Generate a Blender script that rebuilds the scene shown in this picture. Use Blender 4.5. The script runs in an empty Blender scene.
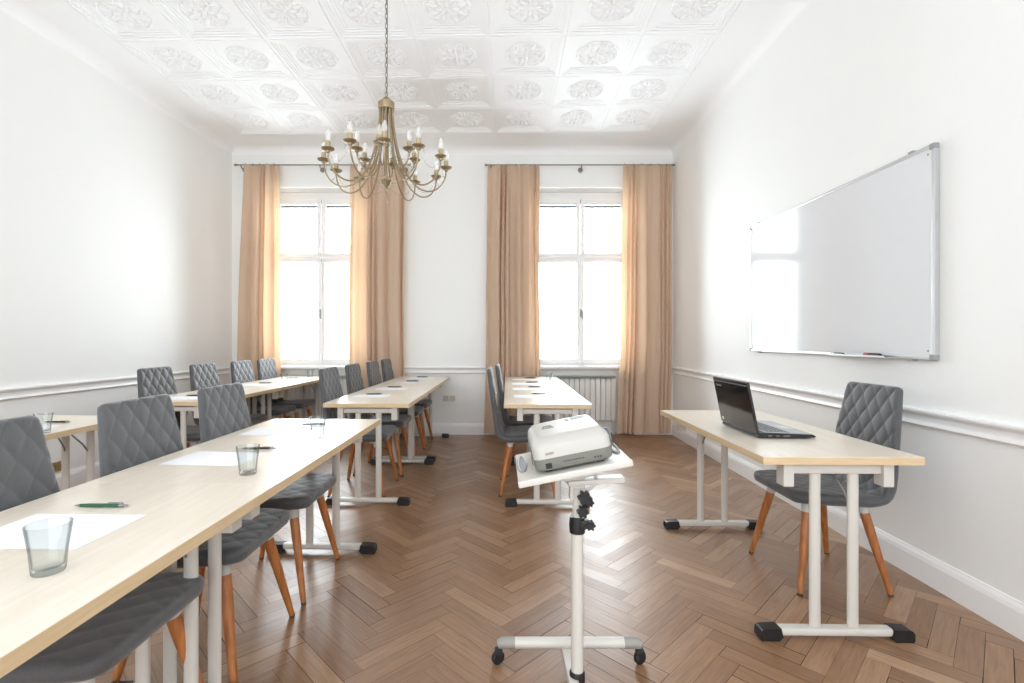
import bpy, bmesh, math, random
from mathutils import Vector, Matrix

random.seed(7)
PI = math.pi
scene = bpy.context.scene
COL = scene.collection

# ------------------------------------------------------------------ camera
cam_data = bpy.data.cameras.new('camera')
cam_data.sensor_width = 36.0
cam_data.lens = 490.0 / 1024.0 * 36.0
cam_data.shift_x = (512 - 495) / 1024.0
cam_data.shift_y = -(341.5 - 339) / 1024.0
cam_data.clip_start = 0.05
cam = bpy.data.objects.new('camera', cam_data)
COL.objects.link(cam)
cam.location = (0, 0, 1.2)
cam.rotation_euler = (PI / 2, 0, 0)
scene.camera = cam

# ------------------------------------------------------------------ world, light, exposure
world = bpy.data.worlds.new('overcast_sky')
scene.world = world
world.use_nodes = True
bg = world.node_tree.nodes['Background']
bg.inputs[0].default_value = (0.885, 0.945, 1.0, 1)
# overcast sky, brightest on the side the two windows face (+Y)
SKY_BACK, SKY_FRONT = 14.8, 3.9
_wn = world.node_tree
_tc = _wn.nodes.new('ShaderNodeTexCoord')
_sx = _wn.nodes.new('ShaderNodeSeparateXYZ')
_mr = _wn.nodes.new('ShaderNodeMapRange')
_mr.inputs['From Min'].default_value = -0.4
_mr.inputs['From Max'].default_value = 0.4
_mr.inputs['To Min'].default_value = SKY_FRONT
_mr.inputs['To Max'].default_value = SKY_BACK
_wn.links.new(_tc.outputs['Generated'], _sx.inputs[0])
_wn.links.new(_sx.outputs['Y'], _mr.inputs['Value'])
_wn.links.new(_mr.outputs[0], bg.inputs[1])
scene.view_settings.view_transform = 'Standard'
scene.view_settings.look = 'None'
scene.view_settings.gamma = 1
scene.view_settings.use_curve_mapping = False
scene.view_settings.exposure = 0.17
scene.cycles.max_bounces = 14
scene.cycles.diffuse_bounces = 8
scene.cycles.transmission_bounces = 12
scene.cycles.transparent_max_bounces = 16
scene.cycles.caustics_refractive = False
scene.cycles.caustics_reflective = False


def portal(name, loc, rot, sx, sy):
    l = bpy.data.lights.new(name, 'AREA')
    l.shape = 'RECTANGLE'
    l.size, l.size_y = sx, sy
    l.cycles.is_portal = True
    o = bpy.data.objects.new(name, l)
    COL.objects.link(o)
    o.location = loc
    o.rotation_euler = rot


# room plan (metres): camera at origin looking along +Y
H = 3.59
YB, YF = 6.16, -1.7
def XL(y): return -3.306 - 0.063 * (YB - y)
def XR(y): return 2.238 - 0.0285 * (YB - y)
WIN = [(-2.265, 'window_1'), (1.115, 'window_2')]
WHW, WZ0, WZ1, WDEP = 0.64, 0.83, 3.112, 0.36
for wx, wn in WIN:
    portal('daylight_portal', (wx, YB + WDEP + 0.04, (WZ0 + WZ1) / 2), (-PI / 2, 0, 0), 2 * WHW, WZ1 - WZ0)
FO = (-3.0, 1.7, 0.35, 3.3)          # unseen opening behind the camera, added to let in fill daylight
portal('daylight_portal', ((FO[0] + FO[1]) / 2, YF - 0.05, (FO[2] + FO[3]) / 2), (PI / 2, 0, 0), FO[1] - FO[0], FO[3] - FO[2])

# ------------------------------------------------------------------ materials
def srgb(r, g, b):
    f = lambda c: c / 12.92 if c <= 0.04045 else ((c + 0.055) / 1.055) ** 2.4
    return (f(r / 255), f(g / 255), f(b / 255), 1)


def mat(name, col, rough=0.5, metal=0.0, noise=0.0, nscale=20.0, bump=0.0, bscale=200.0, spec=None, coat=0.0, sheen=0.0):
    m = bpy.data.materials.new(name)
    m.use_nodes = True
    nt = m.node_tree
    b = nt.nodes['Principled BSDF']
    b.inputs['Roughness'].default_value = rough
    b.inputs['Metallic'].default_value = metal
    if spec is not None:
        b.inputs['Specular IOR Level'].default_value = spec
    if sheen:
        b.inputs['Sheen Weight'].default_value = sheen
        b.inputs['Sheen Roughness'].default_value = 0.45
    if coat:
        b.inputs['Coat Weight'].default_value = coat
        b.inputs['Coat Roughness'].default_value = 0.1
    tc = nt.nodes.new('ShaderNodeTexCoord')
    n = nt.nodes.new('ShaderNodeTexNoise')
    n.inputs['Scale'].default_value = nscale
    n.inputs['Detail'].default_value = 3
    nt.links.new(tc.outputs['Object'], n.inputs['Vector'])
    mx = nt.nodes.new('ShaderNodeMix')
    mx.data_type = 'RGBA'
    d = max(noise, 0.01)
    mx.inputs[6].default_value = tuple(c * (1 - d) for c in col[:3]) + (1,)
    mx.inputs[7].default_value = tuple(min(1, c * (1 + d)) for c in col[:3]) + (1,)
    nt.links.new(n.outputs['Fac'], mx.inputs[0])
    nt.links.new(mx.outputs[2], b.inputs['Base Color'])
    if bump:
        n2 = nt.nodes.new('ShaderNodeTexNoise')
        n2.inputs['Scale'].default_value = bscale
        n2.inputs['Detail'].default_value = 2
        nt.links.new(tc.outputs['Object'], n2.inputs['Vector'])
        bp = nt.nodes.new('ShaderNodeBump')
        bp.inputs['Strength'].default_value = bump
        bp.inputs['Distance'].default_value = 0.002
        nt.links.new(n2.outputs['Fac'], bp.inputs['Height'])
        nt.links.new(bp.outputs['Normal'], b.inputs['Normal'])
    return m


def wood_mat(name, c1, c2, rough, axis_scale, scale=6.0):
    m = bpy.data.materials.new(name)
    m.use_nodes = True
    nt = m.node_tree
    b = nt.nodes['Principled BSDF']
    b.inputs['Roughness'].default_value = rough
    tc = nt.nodes.new('ShaderNodeTexCoord')
    mp = nt.nodes.new('ShaderNodeMapping')
    mp.inputs['Scale'].default_value = axis_scale
    nt.links.new(tc.outputs['Object'], mp.inputs['Vector'])
    n = nt.nodes.new('ShaderNodeTexNoise')
    n.inputs['Scale'].default_value = scale
    n.inputs['Detail'].default_value = 5
    n.inputs['Distortion'].default_value = 0.4
    nt.links.new(mp.outputs[0], n.inputs['Vector'])
    r = nt.nodes.new('ShaderNodeValToRGB')
    r.color_ramp.elements[0].position = 0.35
    r.color_ramp.elements[1].position = 0.68
    r.color_ramp.elements[0].color = c1
    r.color_ramp.elements[1].color = c2
    nt.links.new(n.outputs['Fac'], r.inputs[0])
    nt.links.new(r.outputs[0], b.inputs['Base Color'])
    return m


def parquet_mat():
    m = bpy.data.materials.new('oak_parquet')
    m.use_nodes = True
    nt = m.node_tree
    b = nt.nodes['Principled BSDF']
    at = nt.nodes.new('ShaderNodeAttribute'); at.attribute_name = 'plank'
    sep = nt.nodes.new('ShaderNodeSeparateColor')
    nt.links.new(at.outputs['Color'], sep.inputs[0])
    r = nt.nodes.new('ShaderNodeValToRGB')
    cr = r.color_ramp
    cr.elements[0].position = 0.0; cr.elements[0].color = srgb(126, 90, 62)
    cr.elements[1].position = 1.0; cr.elements[1].color = srgb(180, 146, 114)
    for p, c in ((0.35, srgb(142, 106, 76)), (0.7, srgb(158, 121, 90))):
        e = cr.elements.new(p); e.color = c
    nt.links.new(sep.outputs[0], r.inputs[0])
    uv = nt.nodes.new('ShaderNodeUVMap'); uv.uv_map = 'grain'
    mp = nt.nodes.new('ShaderNodeMapping'); mp.inputs['Scale'].default_value = (3, 45, 1)
    nt.links.new(uv.outputs[0], mp.inputs[0])
    n = nt.nodes.new('ShaderNodeTexNoise'); n.inputs['Scale'].default_value = 2.0
    n.inputs['Detail'].default_value = 6; n.inputs['Distortion'].default_value = 0.8
    nt.links.new(mp.outputs[0], n.inputs['Vector'])
    g = nt.nodes.new('ShaderNodeValToRGB')
    g.color_ramp.elements[0].position = 0.3; g.color_ramp.elements[0].color = (0.72, 0.71, 0.70, 1)
    g.color_ramp.elements[1].position = 0.7; g.color_ramp.elements[1].color = (1.08, 1.08, 1.08, 1)
    nt.links.new(n.outputs['Fac'], g.inputs[0])
    mx = nt.nodes.new('ShaderNodeMix'); mx.data_type = 'RGBA'; mx.blend_type = 'MULTIPLY'
    mx.inputs[0].default_value = 1
    nt.links.new(r.outputs[0], mx.inputs[6]); nt.links.new(g.outputs[0], mx.inputs[7])
    nt.links.new(mx.outputs[2], b.inputs['Base Color'])
    ma = nt.nodes.new('ShaderNodeMath'); ma.operation = 'MULTIPLY_ADD'
    ma.inputs[1].default_value = 0.15; ma.inputs[2].default_value = 0.36
    nt.links.new(sep.outputs[1], ma.inputs[0])
    nt.links.new(ma.outputs[0], b.inputs['Roughness'])
    b.inputs['Specular IOR Level'].default_value = 0.5
    b.inputs['Coat Weight'].default_value = 0.5
    b.inputs['Coat Roughness'].default_value = 0.34
    bp = nt.nodes.new('ShaderNodeBump'); bp.inputs['Strength'].default_value = 0.15
    bp.inputs['Distance'].default_value = 0.001
    nt.links.new(n.outputs['Fac'], bp.inputs['Height'])
    nt.links.new(bp.outputs[0], b.inputs['Normal'])
    return m


def curtain_mat():
    m = bpy.data.materials.new('beige_curtain_cloth')
    m.use_nodes = True
    nt = m.node_tree
    nt.nodes.clear()
    out = nt.nodes.new('ShaderNodeOutputMaterial')
    d = nt.nodes.new('ShaderNodeBsdfDiffuse')
    t = nt.nodes.new('ShaderNodeBsdfTranslucent')
    mx = nt.nodes.new('ShaderNodeMixShader'); mx.inputs[0].default_value = 0.24
    tc = nt.nodes.new('ShaderNodeTexCoord')
    n = nt.nodes.new('ShaderNodeTexNoise'); n.inputs['Scale'].default_value = 120
    nt.links.new(tc.outputs['Object'], n.inputs['Vector'])
    c = nt.nodes.new('ShaderNodeMix'); c.data_type = 'RGBA'
    c.inputs[6].default_value = srgb(208, 186, 165)
    c.inputs[7].default_value = srgb(216, 195, 175)
    nt.links.new(n.outputs['Fac'], c.inputs[0])
    nt.links.new(c.outputs[2], d.inputs[0])
    t.inputs[0].default_value = srgb(238, 195, 152)
    nt.links.new(d.outputs[0], mx.inputs[1]); nt.links.new(t.outputs[0], mx.inputs[2])
    nt.links.new(mx.outputs[0], out.inputs[0])
    return m


def pane_mat():
    m = bpy.data.materials.new('window_glass')
    m.use_nodes = True
    nt = m.node_tree
    nt.nodes.clear()
    out = nt.nodes.new('ShaderNodeOutputMaterial')
    t = nt.nodes.new('ShaderNodeBsdfTransparent'); t.inputs[0].default_value = (0.96, 0.98, 0.98, 1)
    g = nt.nodes.new('ShaderNodeBsdfGlossy'); g.inputs['Roughness'].default_value = 0.02
    lw = nt.nodes.new('ShaderNodeFresnel'); lw.inputs[0].default_value = 1.3
    mx = nt.nodes.new('ShaderNodeMixShader')
    nt.links.new(lw.outputs[0], mx.inputs[0])
    nt.links.new(t.outputs[0], mx.inputs[1]); nt.links.new(g.outputs[0], mx.inputs[2])
    nt.links.new(mx.outputs[0], out.inputs[0])
    return m


def glass_mat(name, tint=(0.93, 0.945, 0.945, 1), ior=1.4, rough=0.0):
    m = bpy.data.materials.new(name)
    m.use_nodes = True
    nt = m.node_tree
    nt.nodes.clear()
    out = nt.nodes.new('ShaderNodeOutputMaterial')
    t = nt.nodes.new('ShaderNodeBsdfTransparent')
    g = nt.nodes.new('ShaderNodeBsdfGlossy'); g.inputs['Roughness'].default_value = rough
    lw = nt.nodes.new('ShaderNodeLayerWeight')
    rp = nt.nodes.new('ShaderNodeValToRGB')
    rp.color_ramp.elements[0].position = 0.45; rp.color_ramp.elements[0].color = tint
    rp.color_ramp.elements[1].position = 1.0; rp.color_ramp.elements[1].color = (0.34, 0.36, 0.37, 1)
    nt.links.new(lw.outputs['Facing'], rp.inputs[0]); nt.links.new(rp.outputs[0], t.inputs[0])
    pw = nt.nodes.new('ShaderNodeMath'); pw.operation = 'POWER'; pw.inputs[1].default_value = 4
    ma = nt.nodes.new('ShaderNodeMath'); ma.operation = 'MULTIPLY_ADD'
    ma.inputs[1].default_value = 0.45; ma.inputs[2].default_value = 0.04 * ior
    nt.links.new(lw.outputs['Facing'], pw.inputs[0]); nt.links.new(pw.outputs[0], ma.inputs[0])
    mx = nt.nodes.new('ShaderNodeMixShader')
    nt.links.new(ma.outputs[0], mx.inputs[0])
    nt.links.new(t.outputs[0], mx.inputs[1]); nt.links.new(g.outputs[0], mx.inputs[2])
    nt.links.new(mx.outputs[0], out.inputs[0])
    return m


def bulb_mat():
    m = bpy.data.materials.new('frosted_bulb_glass')
    m.use_nodes = True
    nt = m.node_tree
    nt.nodes.clear()
    out = nt.nodes.new('ShaderNodeOutputMaterial')
    t = nt.nodes.new('ShaderNodeBsdfTransparent'); t.inputs[0].default_value = (1, 1, 1, 1)
    d = nt.nodes.new('ShaderNodeBsdfTranslucent'); d.inputs[0].default_value = (0.95, 0.95, 0.93, 1)
    d2 = nt.nodes.new('ShaderNodeBsdfDiffuse'); d2.inputs[0].default_value = (0.95, 0.95, 0.93, 1)
    m1 = nt.nodes.new('ShaderNodeMixShader'); m2 = nt.nodes.new('ShaderNodeMixShader')
    m2.inputs[0].default_value = 0.45
    nt.links.new(d.outputs[0], m1.inputs[1]); nt.links.new(d2.outputs[0], m1.inputs[2])
    nt.links.new(t.outputs[0], m2.inputs[1]); nt.links.new(m1.outputs[0], m2.inputs[2])
    nt.links.new(m2.outputs[0], out.inputs[0])
    return m


M = {
    'wall': mat('white_wall_paint', (0.89, 0.895, 0.88, 1), 0.6, noise=0.012, nscale=1.5, bump=0.04, bscale=90),
    'trim': mat('white_gloss_trim', (0.88, 0.88, 0.875, 1), 0.35, noise=0.01),
    'ceil': mat('white_ceiling_plaster', (0.94, 0.945, 0.955, 1), 0.7, noise=0.01),
    'floor': parquet_mat(),
    'gap': mat('floor_gap', srgb(62, 44, 32), 0.9),
    'winframe': mat('white_window_paint', (0.88, 0.88, 0.88, 1), 0.35),
    'pane': pane_mat(),
    'curtain': curtain_mat(),
    'fabric': mat('grey_wool_fabric', srgb(80, 81, 83), 0.52, noise=0.32, nscale=210, bump=0.6, bscale=600, spec=0.5, sheen=0.35),
    'oak': wood_mat('honey_oak', srgb(154, 92, 48), srgb(188, 122, 70), 0.4, (6, 6, 0.6), 8),
    'plate': mat('light_grey_ferrule', srgb(196, 196, 192), 0.4),
    'glide': mat('dark_glide', srgb(70, 62, 55), 0.6),
    'top': wood_mat('maple_laminate', srgb(224, 213, 196), srgb(232, 223, 208), 0.28, (9, 0.8, 1), 5),
    'edge': wood_mat('maple_edge_band', srgb(205, 180, 142), srgb(216, 192, 156), 0.35, (2, 2, 30), 4),
    'white_metal': mat('white_coated_steel', srgb(206, 202, 194), 0.35),
    'black': mat('black_plastic', srgb(24, 24, 25), 0.45),
    'blackgloss': mat('glossy_black_plastic', srgb(10, 10, 11), 0.12, coat=0.4),
    'steel': mat('zinc_rod', srgb(150, 150, 150), 0.35, metal=0.8),
    'alu': mat('satin_aluminium', srgb(205, 206, 208), 0.35, metal=0.7),
    'cap': mat('grey_corner_cap', srgb(150, 151, 153), 0.5),
    'board': mat('white_board_enamel', srgb(226, 228, 231), 0.09),
    'paper': mat('white_paper', srgb(242, 243, 246), 0.8),
    'brass': mat('antique_brass', srgb(164, 146, 116), 0.42, metal=0.75, noise=0.08, nscale=40),
    'cream': mat('cream_candle_sleeve', srgb(172, 156, 120), 0.5),
    'bulb': bulb_mat(),
    'crystal': glass_mat('clear_crystal', (0.97, 0.97, 0.97, 1), 1.5),
    'glass': glass_mat('clear_drinking_glass'),
    'rod': mat('brushed_rod', srgb(150, 142, 132), 0.35, metal=0.8),
    'pgrey': mat('projector_grey', srgb(120, 120, 112), 0.5),
    'pwhite': mat('projector_white', srgb(190, 187, 180), 0.42),
    'pdark': mat('projector_dark_grey', srgb(105, 108, 112), 0.45),
    'red': mat('red_plastic', srgb(190, 40, 40), 0.4),
    'redlogo': mat('faded_red_print', srgb(168, 144, 134), 0.5),
    'greyprint': mat('grey_print', srgb(72, 72, 70), 0.5),
    'green': mat('green_pen_barrel', srgb(34, 84, 60), 0.3),
    'rad': mat('radiator_enamel', srgb(232, 230, 226), 0.35),
    'grille': mat('radiator_grille', srgb(172, 177, 168), 0.5),
    'blind': mat('grey_roller_blind', srgb(186, 188, 194), 0.6),
    'socket': mat('ivory_socket', srgb(222, 216, 204), 0.4),
    'socket_dark': mat('socket_hole', srgb(120, 100, 80), 0.6),
    'socket_gold': mat('brass_socket_plate', srgb(186, 158, 112), 0.35, metal=0.4),
    'keys': mat('laptop_keys', srgb(46, 46, 48), 0.5),
    'palm': mat('laptop_silver_deck', srgb(176, 176, 180), 0.35, metal=0.3),
    'screen': mat('dark_screen', srgb(8, 8, 9), 0.1),
    'caster': mat('caster_rubber', srgb(30, 30, 31), 0.6),
    'castgrey': mat('warm_grey_plastic', srgb(150, 147, 140), 0.5),
}

# ------------------------------------------------------------------ mesh helpers
def T(x, y, z): return Matrix.Translation((x, y, z))
def RX(a): return Matrix.Rotation(a, 4, 'X')
def RY(a): return Matrix.Rotation(a, 4, 'Y')
def RZ(a): return Matrix.Rotation(a, 4, 'Z')


class MB:
    def __init__(self, xf=None):
        self.v, self.f, self.mi = [], [], []
        self.xf = xf

    def add(self, verts, faces, mi=0, xf=None):
        n = len(self.v)
        m = xf if xf is not None else self.xf
        for p in verts:
            p = Vector(p)
            self.v.append(tuple(m @ p) if m is not None else tuple(p))
        for f in faces:
            self.f.append([i + n for i in f]); self.mi.append(mi)
        return self

    def box(self, c, s, bevel=0.0, mi=0, rot=None, seg=2):
        bm = bmesh.new()
        bmesh.ops.create_cube(bm, size=1.0)
        for v in bm.verts:
            v.co = Vector((v.co.x * s[0], v.co.y * s[1], v.co.z * s[2]))
        if bevel > 0:
            bmesh.ops.bevel(bm, geom=list(bm.edges), offset=bevel, segments=seg, affect='EDGES', profile=0.5)
        m = T(*c)
        if rot is not None:
            m = m @ rot
        if self.xf is not None:
            m = self.xf @ m
        bm.verts.index_update()
        self.add([v.co for v in bm.verts], [[v.index for v in f.verts] for f in bm.faces], mi, m)
        bm.free()
        return self

    def tube(self, pts, rad, n=12, mi=0, caps=True, closed=False):
        pts = [Vector(p) for p in pts]
        k = len(pts)
        rads = rad if isinstance(rad, (list, tuple)) else [rad] * k
        verts, faces = [], []
        up = None
        for i in range(k):
            if closed:
                d = pts[(i + 1) % k] - pts[i - 1]
            else:
                d = pts[min(i + 1, k - 1)] - pts[max(i - 1, 0)]
            d.normalize()
            if up is None:
                a = Vector((0, 0, 1)) if abs(d.z) < 0.9 else Vector((1, 0, 0))
            else:
                a = up
            s = d.cross(a); s.normalize()
            u = s.cross(d); u.normalize()
            up = u
            for j in range(n):
                t = 2 * PI * j / n
                verts.append(pts[i] + (s * math.cos(t) + u * math.sin(t)) * rads[i])
        m = k if closed else k - 1
        for i in range(m):
            i2 = (i + 1) % k
            for j in range(n):
                j2 = (j + 1) % n
                faces.append([i * n + j, i * n + j2, i2 * n + j2, i2 * n + j])
        if caps and not closed:
            faces.append(list(range(n))[::-1])
            faces.append([(k - 1) * n + j for j in range(n)])
        return self.add(verts, faces, mi)

    def lathe(self, prof, c=(0, 0, 0), n=24, mi=0, rot=None, closed=False):
        verts, faces = [], []
        k = len(prof)
        for r, z in prof:
            for j in range(n):
                t = 2 * PI * j / n
                verts.append((r * math.cos(t), r * math.sin(t), z))
        for i in range(k if closed else k - 1):
            i2 = (i + 1) % k
            for j in range(n):
                j2 = (j + 1) % n
                faces.append([i * n + j, i * n + j2, i2 * n + j2, i2 * n + j])
        if not closed:
            if prof[0][0] > 1e-6: faces.append(list(range(n))[::-1])
            if prof[-1][0] > 1e-6: faces.append([(k - 1) * n + j for j in range(n)])
        m = T(*c)
        if rot is not None: m = m @ rot
        if self.xf is not None: m = self.xf @ m
        return self.add(verts, faces, mi, m)

    def prism(self, poly, z0, z1, mi=0, rot=None):
        n = len(poly)
        verts = [(x, y, z0) for x, y in poly] + [(x, y, z1) for x, y in poly]
        faces = [list(range(n))[::-1], list(range(n, 2 * n))]
        for i in range(n):
            j = (i + 1) % n
            faces.append([i, j, n + j, n + i])
        m = rot
        if self.xf is not None and rot is not None: m = self.xf @ rot
        return self.add(verts, faces, mi, m)

    def build(self, name, mats, parent=None, smooth=38, recalc=True, merge=True, wn=True):
        me = bpy.data.meshes.new(name)
        me.from_pydata(self.v, [], self.f)
        mats = mats if isinstance(mats, (list, tuple)) else [mats]
        for m in mats:
            me.materials.append(m)
        me.polygons.foreach_set('material_index', self.mi)
        bm = bmesh.new(); bm.from_mesh(me)
        if merge:
            bmesh.ops.remove_doubles(bm, verts=bm.verts, dist=1e-6)
        if recalc:
            bmesh.ops.recalc_face_normals(bm, faces=bm.faces)
        bm.to_mesh(me); bm.free()
        if smooth:
            me.polygons.foreach_set('use_smooth', [True] * len(me.polygons))
            me.set_sharp_from_angle(angle=math.radians(smooth))
        o = bpy.data.objects.new(name, me)
        COL.objects.link(o)
        if wn and smooth:
            w = o.modifiers.new('weighted_normals', 'WEIGHTED_NORMAL'); w.keep_sharp = True
        if parent is not None:
            o.parent = parent
        return o


def thing(name, label, cat, loc=(0, 0, 0), rot=(0, 0, 0), group=None):
    o = bpy.data.objects.new(name, None)
    o.empty_display_size = 0.05
    COL.objects.link(o)
    o.location = loc
    o.rotation_euler = rot
    tag(o, label, cat, group)
    return o


def tag(o, label, cat, group=None):
    o['label'] = label; o['category'] = cat
    if group: o['group'] = group
    return o


def struct(o, label=None, cat=None):
    o['kind'] = 'structure'
    if label: o['label'] = label
    if cat: o['category'] = cat
    return o


def kids(o): return [c for c in COL.objects if c.parent == o]


def copy_tree(o, loc, rot, label, group=None):
    r = o.copy(); COL.objects.link(r)
    r.location = loc; r.rotation_euler = rot
    r['label'] = label
    if group: r['group'] = group
    for ch in kids(o):
        c = ch.copy(); COL.objects.link(c); c.parent = r
        for g in kids(ch):
            d = g.copy(); COL.objects.link(d); d.parent = c
    return r


# ================================================================== THE ROOM
# ---- floor: individual herringbone planks in one mesh
def make_floor():
    W, n = 0.078, 5
    L = W * n
    bm = bmesh.new()
    colr = bm.loops.layers.float_color.new('plank')
    uvl = bm.loops.layers.uv.new('grain')
    c45 = math.sqrt(0.5)
    yaw = math.radians(-1.0)
    def to_xy(u, v):
        x, y = (u - v) * c45 - 0.5087, (u + v) * c45
        return (x * math.cos(yaw) - y * math.sin(yaw), x * math.sin(yaw) + y * math.cos(yaw))
    g = 0.0007
    def plank(u0, u1, v0, v1, along_u):
        cx, cy = to_xy((u0 + u1) / 2, (v0 + v1) / 2)
        if not (XL(cy) - 0.5 < cx < XR(cy) + 0.5 and YF - 0.5 < cy < YB + 0.5):
            return
        gg = g * random.choice((0.5, 0.6, 0.8, 1.2, 2.4))
        q = [(u0 + gg, v0 + gg), (u1 - gg, v0 + gg), (u1 - gg, v1 - gg), (u0 + gg, v1 - gg)]
        vs = [bm.verts.new((*to_xy(*p), 0)) for p in q]
        f = bm.faces.new(vs)
        r = (min(1, max(0, random.gauss(0.5, 0.18))), random.random(), random.random(), 1)
        ox, oy = random.uniform(0, 40), random.uniform(0, 40)
        for lp, p in zip(f.loops, q):
            lp[colr] = r
            a, b = (p[0] - u0, p[1] - v0) if along_u else (p[1] - v0, p[0] - u0)
            lp[uvl].uv = (a + ox, b + oy)
    for j in range(-90, 150):
        for k in range(-14, 15):
            u = j * W + k * 2 * L
            plank(u, u + L, j * W, j * W + W, True)
            v = (j - 2 * n + 1) * W + k * 2 * L
            plank(j * W, j * W + W, v, v + L, False)
    # cut to the room
    def cut(co, no):
        geom = list(bm.verts) + list(bm.edges) + list(bm.faces)
        bmesh.ops.bisect_plane(bm, geom=geom, plane_co=co, plane_no=no, clear_outer=True)
    cut((0, YB + 0.12, 0), (0, 1, 0)); cut((0, YF, 0), (0, -1, 0))
    cut((XR(0), 0, 0), Vector((1, -0.0285, 0)).normalized())
    cut((XL(0), 0, 0), Vector((-1, 0.063, 0)).normalized())
    base = [bm.verts.new(p) for p in ((XL(YF), YF, -0.002), (XR(YF), YF, -0.002), (XR(YB), YB + 0.2, -0.002), (XL(YB), YB + 0.2, -0.002))]
    f = bm.faces.new(base); f.material_index = 1
    lo = [bm.verts.new((v.co.x, v.co.y, -0.05)) for v in base]
    f2 = bm.faces.new(lo[::-1]); f2.material_index = 1
    for i in range(4):
        ff = bm.faces.new([base[i], lo[i], lo[(i + 1) % 4], base[(i + 1) % 4]]); ff.material_index = 1
    me = bpy.data.meshes.new('floor')
    bm.to_mesh(me); bm.free()
    me.materials.append(M['floor']); me.materials.append(M['gap'])
    o = bpy.data.objects.new('floor', me); COL.objects.link(o)
    return struct(o)


make_floor()

# ---- walls
def side_wall(name, fx, sgn):
    b = MB()
    t = 0.2
    poly = [(fx(YF - 0.2), YF - 0.2), (fx(YB + 0.6), YB + 0.6), (fx(YB + 0.6) + sgn * t, YB + 0.6), (fx(YF - 0.2) + sgn * t, YF - 0.2)]
    b.prism(poly, -0.05, H + 0.05)
    return struct(b.build(name, M['wall'], smooth=0))


side_wall('wall_left', XL, -1)
side_wall('wall_right', XR, 1)

b = MB()
def slab(b, x0, x1, y0, y1, z0, z1):
    b.box(((x0 + x1) / 2, (y0 + y1) / 2, (z0 + z1) / 2), (x1 - x0, y1 - y0, z1 - z0))
xs = [XL(YB), WIN[0][0] - WHW, WIN[0][0] + WHW, WIN[1][0] - WHW, WIN[1][0] + WHW, XR(YB)]
for i in (0, 2, 4):
    slab(b, xs[i], xs[i + 1], YB, YB + WDEP, -0.05, H + 0.05)
for i in (1, 3):
    slab(b, xs[i], xs[i + 1], YB + 0.12, YB + WDEP, -0.05, WZ0)
    slab(b, xs[i], xs[i + 1], YB, YB + WDEP, WZ1, H + 0.05)
struct(b.build('wall_back', M['wall'], smooth=0))

b = MB()
slab(b, XL(YF), FO[0], YF - 0.2, YF, -0.05, H + 0.05)
slab(b, FO[1], XR(YF), YF - 0.2, YF, -0.05, H + 0.05)
slab(b, FO[0], FO[1], YF - 0.2, YF, -0.05, FO[2])
slab(b, FO[0], FO[1], YF - 0.2, YF, FO[3], H + 0.05)
struct(b.build('wall_front', M['wall'], smooth=0))  # unseen wall, pierced by the opening added for fill daylight

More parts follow.
